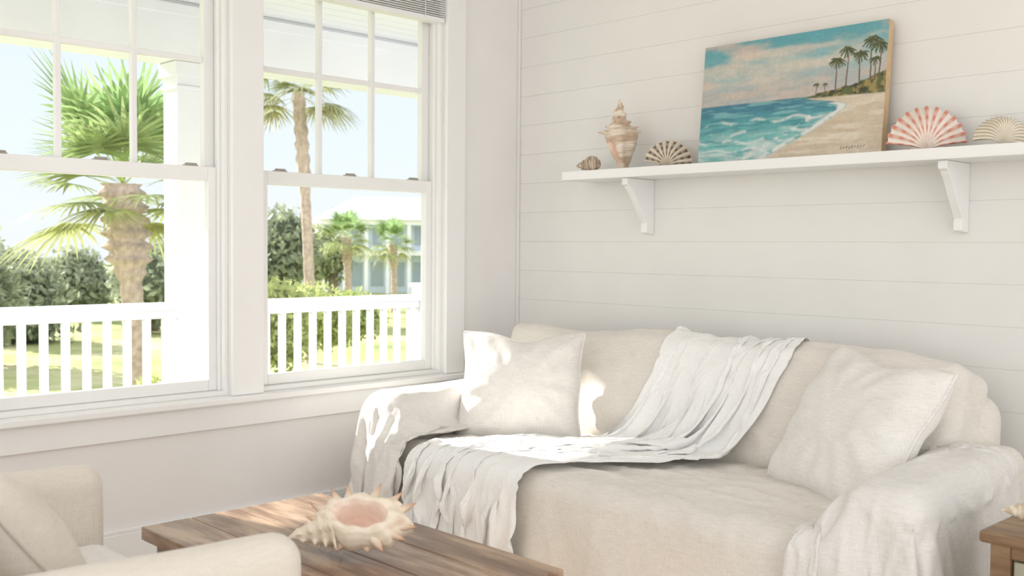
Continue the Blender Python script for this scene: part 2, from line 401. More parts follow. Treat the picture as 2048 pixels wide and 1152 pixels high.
M_sid=paint('pale_blue_siding',(.64,.75,.84),.6); M_roof=paint('pale_roof',(.78,.79,.80),.7,.05); M_roofp=paint('pink_roof',(.80,.64,.59),.7,.05); M_win=paint('dark_window',(.38,.46,.52),.3)
def house(hc,MH,w,h,roofm,lab):
    e=empty('house',hc,lab,'house')
    def ob(m,n,mt): o=m.obj(n,mt,None,M=MH); setparent(o,e); return o
    ob(MB().box(-w/2,w/2,0,h,-6,-.9),'walls',M_sid)
    m=MB(); m.add([(-w/2-.4,h,.2),(w/2+.4,h,.2),(w/2+.4,h,-6.4),(-w/2-.4,h,-6.4),(-w/4,h+1.2,-2.5),(w/4,h+1.2,-2.5)],[(0,1,5,4),(1,2,5),(2,3,4,5),(3,0,4),(0,3,2,1)]); ob(m,'roof',roofm)
    m=MB()
    m.box(-w/2,w/2,h*.52,h*.58,-.9,.05).box(-w/2,w/2,h-.25,h,-.2,.02)
    ob(m,'porch_beams',M_ext)
    for k in range(7):
        x=-w/2+.1+k*(w-.2)/6; ob(MB().box(x-.09,x+.09,0,h,-.19,-.01),'porch_column',M_ext)
    for k in range(6):
        x=-w/2+.1+(k+.5)*(w-.2)/6
        ob(MB().box(x-.3,x+.3,.35,h*.42,-.9,-.86),'window_pane',M_win); ob(MB().box(x-.22,x+.22,h*.66,h*.9,-.9,-.86),'window_pane',M_win)
house(hc,MH,6.4,3.6,M_roof,'pale blue coastal house with white columns and a light roof')
hc2=Vector(at(640,62,GZ)); house(hc2,frame(hc2,s_,(0,0,1)),4.5,2.7,M_roofp,'distant house with a pinkish roof')
# ------------------------------------------------------------------ SHELF
SZ=1.545
e=empty('wall_shelf',(2.,-.0,1.5),'long white wooden wall shelf on two brackets','shelf')
MB().box(.505,3.6,-.22,-.0005,SZ-.04,SZ).obj('board',M_trim,e,bevel=.003)
def bracket(x1):
    top=SZ-.0405; poly=[(0,top),(-.19,top),(-.19,top-.028),(-.172,top-.036)]
    for k in range(9):
        q=k/8; poly.append((-.165+.115*q**.85,top-.045-.15*q**1.1-.012*math.sin(q*math.pi)))
    poly+=[(-.056,top-.205),(-.056,top-.235),(-.03,top-.24),(0,top-.24)]
    poly=[(min(-.0005,a),b_) for a,b_ in poly]
    MB().prism(poly,'x',x1-.032,x1).obj('bracket',M_trim,e,bevel=.003)
bracket(.866); bracket(2.246); bracket(3.5)
# ------------------------------------------------------------------ PAINTING
def vn(w,h,sx,sy,seed):
    r=np.random.default_rng(seed); g=r.random((int(sy)+3,int(sx)+3))
    X=np.linspace(0,sx,w); Y=np.linspace(0,sy,h); xi=X.astype(int); yi=Y.astype(int); fx=X-xi; fy=Y-yi
    fx=fx*fx*(3-2*fx); fy=fy*fy*(3-2*fy)
    a=g[yi][:,xi];b=g[yi][:,xi+1];c=g[yi+1][:,xi];d=g[yi+1][:,xi+1]
    return (a*(1-fx)+b*fx)*(1-fy)[:,None]+(c*(1-fx)+d*fx)*fy[:,None]
def fb(w,h,sx,sy,seed,o=4):
    t=0;a=.5;s=0
    for k in range(o): t=t+a*vn(w,h,sx*2**k,sy*2**k,seed+k); s+=a; a*=.5
    return t/s
pw,ph=520,322
U,V=np.meshgrid(np.linspace(0,1,pw),np.linspace(0,1,ph))
A=lambda *c: np.array(srgb(*c))
def mixc(I,c,m): return I*(1-m[...,None])+np.asarray(c)*m[...,None]
def sm(a,b,x):
    t=np.clip((x-a)/(b-a),0,1); return t*t*(3-2*t)
def blur(I,k):
    for _ in range(k):
        J=np.pad(I,((1,1),(1,1),(0,0)),'edge'); I=(J[:-2,1:-1]+J[2:,1:-1]+J[1:-1,:-2]+J[1:-1,2:]+2*J[1:-1,1:-1])/6
    return I
I=np.ones((ph,pw,3))*A(152,184,184)
I=mixc(I,A(96,162,172),sm(.66,1.,V+.14*(fb(pw,ph,4,3,1)-.5)+.08*(.5-U)))
I=mixc(I,A(200,184,174),sm(.78,.52,V+.10*(fb(pw,ph,5,4,9)-.5))*.9)
cl=fb(pw,ph,4,9,20,5); I=mixc(I,A(208,186,172),sm(.42,.74,cl)*sm(.5,.6,V)*.8)
cl=fb(pw,ph,3,8,33,5); I=mixc(I,A(214,200,184),sm(.44,.76,cl)*sm(.55,.68,V)*.8)
I=mixc(I,A(150,172,180),sm(.46,.66,fb(pw,ph,5,16,36,4))*.5*sm(.80,.6,V))
st1=fb(pw,ph,30,12,51,3)*.5+fb(pw,ph,12,40,52,3)*.5; I=I*(1+.22*(st1-.5))[...,None]
I=blur(I,3)
hz=.485
S=np.ones_like(I)*A(82,158,164)
S=mixc(S,A(66,122,146),sm(.30,.46,V)*.9); S=mixc(S,A(120,186,182),sm(.33,.14,V)*.8)
sw=fb(pw,ph,7,46,60,3); S=mixc(S,A(52,112,130),sm(.48,.74,sw)*.45); S=mixc(S,A(146,200,196),sm(.48,.72,fb(pw,ph,8,50,77,3))*.55)
fo=fb(pw,ph,8,26,90,4)
S=mixc(S,A(210,217,213),sm(.44,.66,fo)*sm(.30,.08,V)*.7)
for q0 in (.24,.17,.33,.10):
    ln=np.exp(-((V-q0-.015*np.sin(U*30+q0*50)-.02*(fb(pw,ph,12,3,int(q0*100))-.5))/.012)**2); S=mixc(S,A(214,221,217),ln*sm(.42,.6,fb(pw,ph,12,8,int(q0*300)))*.8)
S=blur(S,1)
sea=sm(hz+.008,hz-.008,V); I=I*(1-sea[...,None])+S*sea[...,None]
sh_=np.interp(V,[0,.1,.2,.3,.36,.40,.43,.455,.475],[.36,.50,.62,.74,.80,.81,.74,.64,.60])
shore=sh_+.035*(fb(pw,ph,3,9,5)-.5)
bm_=sm(-.006,.014,U-shore)*(V<.47)
B=np.ones_like(I)*A(208,192,170); B=mixc(B,A(220,208,190),sm(.42,.65,fb(pw,ph,5,22,11))); B=mixc(B,A(192,171,144),sm(.5,.72,fb(pw,ph,6,26,12))*.6)
I=I*(1-bm_[...,None])+B*bm_[...,None]
fm=np.exp(-((U-shore+.02)/.024)**2)*(V<.42); I=mixc(I,A(222,222,217),np.clip(fm*sm(.3,.55,fb(pw,ph,24,24,14))*1.2,0,1))
fm=np.exp(-((U-shore+.13)/.03)**2)*(V<.34); I=mixc(I,A(216,222,218),np.clip(fm*sm(.4,.6,fb(pw,ph,20,20,15)),0,1))
qh=np.clip((U-.56)/.44,0,1)
hh=.470+.145*qh**1.3+.03*qh**.5*(fb(pw,ph,30,2,16)-.5)*2; hb=.474-.015*qh
hm=sm(-.006,.004,hh-V)*sm(-.012,.006,V-hb)*(U>.56)
Hc=np.ones_like(I)*A(96,102,62); Hc=mixc(Hc,A(152,138,84),sm(.44,.60,fb(pw,ph,36,20,17))); Hc=mixc(Hc,A(62,68,48),sm(.48,.65,fb(pw,ph,30,22,18)))
I=I*(1-hm[...,None])+Hc*hm[...,None]
def stroke(x0,y0,x1,y1,w,c,cv=0):
    global I
    for k in range(40):
        q=k/39; x=x0+(x1-x0)*q; y=y0+(y1-y0)*q+cv*q*q; ww=w*(1-.4*q)
        mk=(((U-x)**2*(1.61**2)+(V-y)**2)<ww**2); I[mk]=I[mk]*.15+np.array(c)*.85
random.seed(11)
def ppalm(x,yb,yt,s):
    stroke(x,yb,x+.008*random.uniform(-1,1),yt,.005*s+.002,A(110,90,72))
    for k in range(18):
        a=k/18*2*math.pi+random.uniform(-.2,.2); L=.060*s*random.uniform(.7,1.1)
        c=A(68,82,54) if k%3 else A(122,114,74)
        stroke(x,yt,x+math.cos(a)*L/1.4,yt+math.sin(a)*L*.75,.007*s,c,-.03*s)
for x,yb,yt,s in ((.755,.50,.745,1.),(.805,.52,.82,1.05),(.872,.54,.775,1.),(.925,.56,.87,1.1),(.965,.58,.83,1.05),(.945,.56,.72,.7),(.655,.48,.575,.4),(.70,.49,.57,.35)): ppalm(x,yb,yt,s)
I=blur(I,1)
I=I*(1+.14*(fb(pw,ph,60,60,200,2)-.5))[...,None]
for k in range(9): stroke(.80+.014*k,.055+.004*(k%3),.806+.014*k,.075-.006*(k%2),.004,A(120,110,100))
cbl=Vector((1.169,-.100,SZ+.003)); tilt=math.atan2(.045,.50)
e2=Vector((0,math.sin(tilt),math.cos(tilt))); PWd,PHt=.80,.490
MP=frame(cbl,(1,0,0),e2)
e=empty('painting',(1.57,-.10,SZ),'canvas painting of a tropical beach with turquoise sea and palms','painting')
P=np.stack([U*PWd,V*PHt,np.full_like(U,.0005)+.0012*fb(pw,ph,90,90,300,2)],-1)
o=MB().grid(P,np.clip(I,0,1)).obj('painted_canvas',M_paintg,None,M=MP,smooth=True,fixn=False); setparent(o,e)
M_cedge=paint('canvas_edge',srgb(206,176,136),.8,.08,20)
o=MB().box(0,PWd,0,PHt,-.036,0).obj('stretcher_frame',M_cedge,None,M=MP,bevel=.002); setparent(o,e)
# ------------------------------------------------------------------ SHELLS
def scallop(name,R,n,M,ca,cb,lab,cat='seashell',span=78,dome=.3,wsc=1.,ears=True,band=True,ribd=.03,sharp=1.):
    m_,n_=30,n*10; th=np.radians(np.linspace(-span,span,n_)); rr=np.linspace(0.02,1,m_)
    TH,RR=np.meshgrid(th,rr); rib=np.cos(TH/np.radians(span)*math.pi*n)
    Rad=R*RR*(1+.022*rib*RR)*(.93+.07*np.cos(TH*1.5))
    X=Rad*np.sin(TH)*wsc; Z=Rad*np.cos(TH)
    Y=-dome*R*np.sin(np.pi*RR**.7*.97)*(.30+.70*np.cos(TH*90/(span+4)))-ribd*R*rib*(RR**.7)
    Z=Z-Z.min()+.002
    C=np.ones(X.shape+(3,))*np.array(cb)
    m1=sm(-.2,.6,rib*sharp)*(.35+.65*sm(.12,.45,RR))
    if band: m1=m1*(.75+.25*np.sin(RR*22))
    C=mixc(C,ca,np.clip(m1,0,1))
    m=MB(); m.grid(np.stack([X,Y,Z],-1),C)
    m.grid(np.stack([X,Y+.06*R,Z],-1)*np.array([.99,1,1]),C*.9)
    if ears:
        for s in (-1,1):
            m.add([(0,-.03*R,.0),(s*.32*R,-.02*R,.005),(s*.36*R,0,.11*R),(s*.2*R,-.05*R,.22*R),(0,-.1*R,.15*R),
                   (0,.05*R,.0),(s*.32*R,.05*R,.005),(s*.36*R,.05*R,.11*R),(s*.2*R,.05*R,.22*R),(0,.05*R,.15*R)],
                  [(0,1,2,3,4),(5,9,8,7,6),(0,5,6,1),(1,6,7,2),(2,7,8,3),(3,8,9,4)],[cb]*10)
    o=m.obj(name,M_shell,None,M=M,smooth=True); tag(o,lab,cat); return o
def RZ(x,y,z,a,tilt=0,roll=0): return Matrix.Translation((x,y,z))@Matrix.Rotation(math.radians(a),4,'Z')@Matrix.Rotation(math.radians(tilt),4,'X')@Matrix.Rotation(math.radians(roll),4,'Y')
scallop('scallop_shell',.114,10,RZ(1.038,-.135,SZ,32,-12,8),srgb(98,82,72),srgb(226,212,192),'brown and cream ribbed scallop shell standing on the shelf',span=84,dome=.5,ribd=.045,sharp=-1.)
scallop('scallop_shell',.154,12,RZ(2.149,-.135,SZ,26,-14,0),srgb(216,134,112),srgb(246,236,226),'large coral-pink and white scallop shell standing on the shelf',span=80,wsc=.95,dome=.42,ribd=.04)
scallop('cockle_shell',.100,20,RZ(2.40,-.14,SZ,30,-22,10),srgb(190,176,156),srgb(240,230,214),'cream ribbed cockle shell on the shelf',span=89,dome=.85,ears=False,band=False,ribd=.02)
def whelk(name,Hh,Rr,M,cA,cB,cP,lab,turns=5.,knob=.12,flip=1,stripe=0,prof=None,lipw=.28,irr=0.,bend=0.):
    m_,n_=200,110; t=np.linspace(0,1,m_); ph_=np.linspace(0,2*np.pi,n_,endpoint=False)
    PH,TT=np.meshgrid(ph_,t)
    base=np.interp(TT,*(prof or ([0,.04,.12,.22,.34,.46,.55,.61,.67,.75,.85,.94,1.],[.28,.32,.46,.70,.92,1.05,1.,.84,.66,.47,.29,.13,.0])))
    x=(TT-.48)/.52; wn=np.where(x>0,turns*(1-(1-np.clip(x,0,1))**1.4),0.0)
    ph2=wn-PH/(2*np.pi)*flip; fr_=ph2-np.floor(ph2)
    spire=sm(.47,.56,TT)
    r=base*(1-spire*.18*(1-np.cos(2*np.pi*fr_))*.5)
    sh=np.exp(-(np.minimum(fr_,1-fr_)/.16)**2)*spire
    kb=(0.5+.5*np.cos(PH*6+1.+2*irr*np.sin(TT*9)))**2*(1+irr*np.sin(PH*2+TT*17))
    r=r+sh*kb*knob*np.maximum(base,.15)
    yb=.53+.035*irr*np.sin(PH+1); body=np.exp(-((TT-yb)/.04)**2)*kb*knob*1.1; r=r+body
    r=r+np.exp(-((TT-yb+.13)/.035)**2)*kb*knob*.8*irr+np.exp(-((TT-yb+.24)/.03)**2)*kb*knob*.5*irr
    lumps_=fb(n_,m_,6,9,44,3); lumps_=lumps_*(1-sm(.85,1.,PH/(2*np.pi)))+lumps_[:,:1]*sm(.85,1.,PH/(2*np.pi)); r=r*(1+irr*.30*(lumps_-.5))
    r=r*(1+.012*np.sin(TT*190)*(1-spire)+.01*np.sin(TT*330))
    dphi=np.angle(np.exp(1j*PH))
    ap=np.exp(-(dphi/.45)**2)*sm(.02,.10,TT)*sm(.48,.34,TT); r=r*(1-.55*ap)
    lip=np.exp(-((dphi-.85)/.30)**2)*sm(.0,.2,TT)*sm(.60,.42,TT); r=r+lipw*lip
    r=r*(1+irr*.16*np.cos(PH-2.4)*sm(.7,.4,TT))
    Z=TT*Hh; X=r*Rr*np.cos(PH)+bend*np.sin(TT*np.pi)*Hh; Y=r*Rr*np.sin(PH)
    C=np.ones(X.shape+(3,))*np.array(cB); nn=fb(n_,m_,4,14,3)
    C=mixc(C,cA,sm(.42,.62,nn)*.75); C=mixc(C,cA,np.clip(sh*kb*.6+body*1.5,0,1)*.7); C=mixc(C,cP,np.clip(ap*1.4,0,1))
    if stripe: C=mixc(C,cA,sm(.2,.8,np.sin(TT*stripe))*.7)
    m=MB(); m.grid(np.stack([X,Y,Z],-1),C,wrapu=True)
    m.f.append(tuple(range(n_))[::-1])
    o=m.obj(name,M_shell,None,M=M,smooth=True); tag(o,lab,'seashell'); return o
whelk('conch_shell',.312,.068,RZ(.79,-.125,SZ-.001,-100,0,4),srgb(190,158,130),srgb(240,228,212),srgb(234,198,178),'tall cream and brown conch shell standing upright on the shelf',knob=.15,irr=.85,bend=.05,lipw=.42)
tp=([0,.04,.12,.25,.4,.55,.7,.85,.95,1.],[.0,.45,.75,.98,1.,.88,.62,.36,.16,0])
whelk('whelk_shell',.115,.037,Matrix.Translation((.680,-.15,SZ+.034))@Matrix.Rotation(math.radians(210),4,'Z')@Matrix.Rotation(math.radians(96),4,'Y'),srgb(150,128,106),srgb(226,212,192),srgb(224,196,170),'small brown-striped spiral shell lying on the shelf',knob=.0,turns=3,stripe=60,prof=tp,lipw=.06)
# ------------------------------------------------------------------ COFFEE TABLE
tb=empty('coffee_table',(1.58,-2.175,0),'rustic brown wooden coffee table with a plank top','coffee table')
TX0,TX1,TY0,TY1,TZ=1.09,2.10,-2.46,-1.892,.45
m=MB(); n=4
for k in range(n):
    a=TY0+(TY1-TY0)*k/n; m.box(TX0,TX1,a+.0012,a+(TY1-TY0)/n-.0012,TZ-.035,TZ)
m.obj('plank_top',M_table,tb,bevel=.003)
MB().box(TX0+.045,TX1-.045,TY0+.045,TY1-.045,TZ-.12,TZ-.0355).obj('apron',M_tleg,tb,bevel=.002)
for x in (TX0+.03,TX1-.10):
    for y in (TY0+.03,TY1-.10): 
        lg=MB().add([(x+.012,y+.012,0),(x+.058,y+.012,0),(x+.058,y+.058,0),(x+.012,y+.058,0),(x,y,TZ-.12),(x+.07,y,TZ-.12),(x+.07,y+.07,TZ-.12),(x,y+.07,TZ-.12),(x,y,TZ-.0355),(x+.07,y,TZ-.0355),(x+.07,y+.07,TZ-.0355),(x,y+.07,TZ-.0355)],
          [(0,3,2,1),(0,1,5,4),(1,2,6,5),(2,3,7,6),(3,0,4,7),(4,5,9,8),(5,6,10,9),(6,7,11,10),(7,4,8,11),(8,9,10,11)]); lg.obj('leg',M_tleg,tb,bevel=.003)
prof=[(.0,-.065),(.018,-.062),(.034,-.052),(.043,-.036),(.047,-.018),(.051,-.006),(.060,.005),(.070,.007),(.080,.001),(.091,-.014),(.098,-.034),(.094,-.056),(.07,-.074),(.035,-.084),(0,-.086)]
pq=np.array(prof); tt=np.linspace(0,len(prof)-1,66); PR=np.interp(tt,range(len(prof)),pq[:,0]); PZ=np.interp(tt,range(len(prof)),pq[:,1])
nph=96; ph_=np.linspace(0,2*np.pi,nph,endpoint=False); PHI,TI=np.meshgrid(ph_,tt); R_=np.repeat(PR[:,None],nph,1); Z_=np.repeat(PZ[:,None],nph,1)
wv=(.5+.5*np.cos(PHI*8+.5))**2*sm(6.5,9,TI)*sm(13.5,11,TI); R_=R_*(1+.14*wv); Z_=Z_+.004*np.sin(PHI*8+1)*sm(4.5,6,TI)*sm(12,9,TI)
R_=R_*(1+.14*np.cos(PHI-0.2)*sm(0,8,TI))
R_=R_*(1+.14*np.cos(PHI-.1)*sm(7,4,TI)+.07*np.cos(2*PHI+.6)*sm(8,4,TI))
YS=.66
Xc=R_*np.cos(PHI)*1.12; Yc=R_*np.sin(PHI)*YS
C=np.ones(Xc.shape+(3,))*np.array(srgb(242,228,208)); C=mixc(C,srgb(243,220,204),sm(7.2,4.8,TI)); C=mixc(C,srgb(238,202,182),sm(3.8,.5,TI)*.9); C=mixc(C,srgb(214,180,144),sm(.5,.75,fb(nph,66,7,7,70))*sm(7,8.5,TI)*.6)
mc=MB(); mc.grid(np.stack([Xc,Yc,Z_],-1),C,wrapu=True)
def spike(m,p,dr,L,r,c1,c2):
    p=Vector(p); dr=Vector(dr).normalized(); a=dr.orthogonal().normalized(); b_=dr.cross(a); V=[];Cc=[]; 
    for k in range(6):
        q=k/5; rr=r*(1-q)**.9+.0006; cen=p+dr*L*q+Vector((0,0,.012*q*q))
        for j in range(10): t=j/10*2*math.pi; V.append(cen+a*math.cos(t)*rr+b_*math.sin(t)*rr); Cc.append(tuple(c1[i]*(1-q**1.5)+c2[i]*q**1.5 for i in range(3)))
    m.add(V,[(k*10+j,k*10+(j+1)%10,(k+1)*10+(j+1)%10,(k+1)*10+j) for k in range(5) for j in range(10)],Cc)
c1=srgb(242,226,204); c2=srgb(190,134,98)
for a in range(-60,190,27):
    ar=math.radians(a+random.uniform(-6,6)); k=1+.12*math.cos(ar-.2)
    spike(mc,(math.cos(ar)*.080*1.12*k,math.sin(ar)*.080*YS*k,-.026),(math.cos(ar),math.sin(ar)*.95,-.05),random.uniform(.042,.056),.0155,c1,c2)
for a in range(0,360,40):
    ar=math.radians(a+9); spike(mc,(math.cos(ar)*.082*1.12,math.sin(ar)*.082*YS,-.054),(math.cos(ar),math.sin(ar),-.4),.024,.014,c1,c2)
sp0=Vector((-.050,-.010,-.043)); sp1=Vector((-.165,-.040,-.054)); ax=(sp1-sp0); L=ax.length; ax.normalize(); a=ax.orthogonal().normalized(); b_=ax.cross(a)
PP=np.zeros((80,56,3)); CC=np.zeros((80,56,3))
for i in range(80):
    q=i/79
    for j in range(56):
        t=2*math.pi*j/56; w_=(4.*(1-(1-q)**1.3)-j/56)%1
        r=.052*(1-q)**.85*(1-.05*(1-math.cos(2*math.pi*w_)))+ .020*(1-q)*math.exp(-(min(w_,1-w_)/.2)**2)*(.5+.5*math.cos(7*t))**3
        PP[i,j]=sp0+ax*L*q+a*math.cos(t)*r+b_*math.sin(t)*r
        CC[i,j]=np.array(srgb(240,225,204))*(1-.06*(1-abs(2*w_-1)))
mc.grid(PP,CC,wrapu=True)
MT=frame((1.705,-2.205,TZ+.092),(.74,.67,-.02),(-.50,.52,.62))
o=mc.obj('spiny_conch_shell',M_shell,None,M=MT,smooth=True); tag(o,'large spiny cream conch with pink opening on the coffee table','seashell')
zmin=min(v.co.z for v in o.data.vertices); 
for v in o.data.vertices: v.co.z+=TZ+.0005-zmin
# ------------------------------------------------------------------ SIDE TABLE
sx0,sx1,sy0,sy1,sz=2.765,3.22,-1.18,-.72,.545
s=empty('side_table',((sx0+sx1)/2,(sy0+sy1)/2,0),'small wooden side table with painted drawer front','side table')
MB().box(sx0,sx1,sy0,sy1,sz-.028,sz).obj('table_top',M_side,s,bevel=.006)
for x in (sx0+.02,sx1-.065):
    for y in (sy0+.02,sy1-.065): MB().box(x,x+.045,y,y+.045,0,sz-.0285).obj('leg',M_side,s,bevel=.002)
for z0,z1 in ((sz-.06,sz-.0285),(.10,.13)): MB().box(sx0+.065,sx1-.065,sy0+.024,sy0+.045,z0,z1).obj('rail',M_side,s,bevel=.002)
MB().box(sx0+.03,sx1-.03,sy0+.046,sy1-.03,.11,sz-.03).obj('body',M_sidepaint,s,bevel=.002)
dr=MB().box(sx0+.070,sx1-.070,sy0+.028,sy0+.0455,sz-.20,sz-.066).obj('drawer',M_sidepaint,s,bevel=.004)
dd=MB().box(sx0+.070,sx1-.070,sy0+.028,sy0+.0455,.135,sz-.206).box(sx0+.10,sx1-.10,sy0+.022,sy0+.0279,.165,sz-.236).obj('door',M_sidepaint,s,bevel=.004)
kn=MB().tube([((sx0+sx1)/2,sy0+.028,sz-.133),((sx0+sx1)/2,sy0+.015,sz-.133),((sx0+sx1)/2,sy0+.006,sz-.133)],[.006,.008,.014],10).obj('knob',M_latch,None); kn.parent=dr
whelk('spiral_shell',.17,.042,Matrix.Translation((2.955,-1.075,sz+.052))@Matrix.Rotation(math.radians(200),4,'Z')@Matrix.Rotation(math.radians(92),4,'Y'),srgb(200,178,150),srgb(236,226,208),srgb(224,196,170),'pale seashell lying on the side table',knob=.08)
# ------------------------------------------------------------------ PILLOWS
def pillow(name,w,h,T,M,mat,lab,seed,chop=0.,cat='pillow',wk=1.):
    n=64; u=np.linspace(-1,1,n); u=np.sign(u)*(1-(1-np.abs(u))**1.35); UU,VV=np.meshgrid(u,u)
    e=empty(name,M.translation,lab,cat)
    def surf(sgn):
        X=w/2*UU*(1-.060*(1-VV**2)-.01*(UU*VV)**6); Y=h/2*VV*(1-.060*(1-UU**2)-.01*(UU*VV)**6)
        Y=Y-chop*np.exp(-((UU-.05)/.38)**2)*sm(-.2,1,VV)
        Th=T*(np.clip((1-UU**2)*(1-VV**2),0,1))**.40
        P=np.zeros((n,n,3))
        for i in range(n):
            for j in range(n):
                x,y=X[i,j],Y[i,j]; edge=min(1,5*(1-max(abs(UU[i,j]),abs(VV[i,j]))))
                r=math.hypot(UU[i,j],VV[i,j]); 
                ang=math.atan2(VV[i,j],UU[i,j])
                rd=1-abs(noise.noise(Vector((x*5+seed,y*4,sgn*3+seed))))*2.2
                wr=nz((x,y,sgn),5,.022,seed)+.009*wk*max(0,rd-.5)+nz((x,y,sgn),16,.005*wk,seed+3)+.010*wk*math.sin(ang*13+seed+3*r)*max(0,r-.35)
                P[i,j]=(x+nz((x,y,0),7,.012,seed+9),y+nz((x,y,0),7,.012,seed+19),sgn*(Th[i,j]+edge*wr))
        P[[0,-1],:,2]=0; P[:,[0,-1],2]=0
        return P
    Pf=surf(1);Pb=surf(-1); m=MB(); m.grid(Pf); m.grid(Pb[:,::-1])
    o=m.obj('cushion_cover',mat,None,M=M,smooth=True,subsurf=1); setparent(o,e)
    mg=o.modifiers.new('w','WELD'); mg.merge_threshold=.0004
    o.modifiers.move(1,0)
    ring=[Pf[0,j] for j in range(n)]+[Pf[i,-1] for i in range(1,n)]+[Pf[-1,j] for j in range(n-2,-1,-1)]+[Pf[i,0] for i in range(n-2,0,-1)]
    pp=MB().tube(ring,.006,6,closed=True).obj('piping',mat,None,M=M,smooth=True); setparent(pp,e)
    return e
pillow('throw_pillow',.50,.455,.10,frame((.765,-.725,.632),(.82,.57,.0),(-.17,.26,.94)),M_linenw,'white linen pillow leaning in the corner of the sofa',1.3,.035)
pillow('throw_pillow',.55,.53,.11,frame((2.15,-.60,.63),(.90,-.42,-.06),(.26,.44,.84)),M_linenw,'off-white linen pillow leaning against sofa back and arm',5.1,.03)
# ------------------------------------------------------------------ SOFA
sofa=empty('sofa',(1.49,-.65,0),'long slipcovered off-white linen sofa with draped arms','sofa')
def I4(x,y,z,rx=0,rz=0): return Matrix.Translation((x,y,z))@Matrix.Rotation(rz,4,'Z')@Matrix.Rotation(rx,4,'X')
colliders=[]
a=softbox((2.13,.20,.69),.09,(40,10,20),wr=.010,M=I4(1.375,-.20,.385)).obj('back_frame',M_linen,sofa,smooth=True); colliders.append(a)
def sag(o,p): 
    o.z+=-.010*math.sin(o.x*7)*(p[2]>0)*p[2]
    if p[1]<0:
        rd=1-abs(noise.noise(Vector((o.x*3+o.z*2,o.z*5-o.x,4.2))))*2.4; o.y-=.010*max(0,rd-.5)*2*(-p[1])
    return o
a=softbox((2.08,.24,.48),.060,(120,14,34),puff=(.0,.04,.012),wr=.014,wsc=4,seed=2,M=I4(1.37,-.345,.605,math.radians(-20)),fn=sag).obj('back_cushion',M_linen,sofa,smooth=True); colliders.append(a)
armL=softbox((.24,.98,.58),.07,(14,34,20),wr=.006,seed=3,M=I4(.44,-.71,.325)).obj('arm',M_linen,sofa,smooth=True)
armR=softbox((.21,.98,.56),.065,(14,34,20),wr=.006,seed=4,M=I4(2.48,-.71,.310,rz=math.radians(5))).obj('arm',M_linen,sofa,smooth=True)
colliders+=[armL,armR]
seatc=softbox((1.95,.86,.38),.06,(40,20,10),M=I4(1.485,-.775,.235)).obj('seat',M_linen,sofa,smooth=True)
tmpseat=softbox((2.08,.94,.450),.075,(50,26,14),M=I4(1.47,-.795,.235)).obj('tmp_seat',M_linen,None,smooth=True)
colliders.append(tmpseat)
nx,ns=260,140; P=np.zeros((ns,nx,3))
for i in range(ns):
    q=i/(ns-1); Ls=.72; Lr=.11; Lf=.36; tot=Ls+Lr+Lf; d_=q*tot
    if d_<Ls: y=-.42-d_; z=.440; ny,nzv=0,1
    elif d_<Ls+Lr: a_=(d_-Ls)/Lr*math.pi/2; y=-.42-Ls-.07*math.sin(a_); z=.440-.07*(1-math.cos(a_)); ny,nzv=-math.sin(a_),math.cos(a_)
    else: f_=(d_-Ls-Lr); y=-.42-Ls-.07-.05*(f_/Lf); z=.370-f_; ny,nzv=-1,0
    for j in range(nx):
        x=.42+(2.48-.42)*j/(nx-1)
        fall=max(0,(d_-Ls-Lr)/Lf)
        dsp=nz((x,y,z),3.5,.010,1)+nz((x*1.3,y*2.2,z),8,.005,4)
        rd=1-abs(noise.noise(Vector((x*2.5+y*2,y*6-x,z*2+4))))*2.4; dsp+=.009*max(0,rd-.5)*2
        rd=1-abs(noise.noise(Vector((x*7,y*5+x*3,z*2+9))))*2.4; dsp+=.004*max(0,rd-.45)*2
        dsp+= fall*(.020*math.sin(x*19+2*math.sin(x*5))+.018*noise.noise(Vector((x*9,z*1.5,3))))
        P[i,j]=(x,y+ny*(dsp+.012),z+nzv*dsp)
o=MB().grid(P).obj('seat_slipcover',M_linen,sofa,smooth=True,fixn=False)
for o in colliders:
    md=o.modifiers.new('Collision','COLLISION'); o.collision.thickness_outer=.006; o.collision.cloth_friction=30; o.collision.thickness_inner=.15
fl=MB().box(.02,3.2,-2.6,-.03,-.05,.004).obj('tmp_floor',M_floor); fl.modifiers.new('Collision','COLLISION'); fl.collision.thickness_outer=.006
def cloth(name,P,mat,pinrows=0,mass=.12,bend=.12,tension=12):
    m=MB(); m.grid(P); o=m.obj(name,mat,None,smooth=True,fixn=False)
    n=P.shape[1]
    c=o.modifiers.new('Cloth','CLOTH'); s=c.settings
    s.quality=5; s.mass=mass; s.tension_stiffness=tension; s.compression_stiffness=tension; s.shear_stiffness=4; s.bending_stiffness=bend
    s.tension_damping=8; s.compression_damping=8; s.shear_damping=5; s.bending_damping=.6; s.air_damping=2
    if pinrows:
        vg=o.vertex_groups.new(name='pin'); vg.add(list(range(pinrows*n)),1.0,'REPLACE'); s.vertex_group_mass='pin'
    cs=c.collision_settings; cs.use_collision=True; cs.distance_min=.005; cs.collision_quality=3
    c.point_cache.frame_start=1; c.point_cache.frame_end=250
    return o
def arc(pts,n):
    pts=[Vector(p) for p in pts]; L=[0]
    for i in range(1,len(pts)): L.append(L[-1]+(pts[i]-pts[i-1]).length)
    out=[]
    for k in range(n):
        d=L[-1]*k/(n-1); i=1
        while i<len(L)-1 and L[i]<d: i+=1
        q=(d-L[i-1])/(L[i]-L[i-1]); out.append(pts[i-1].lerp(pts[i],q))
    return out
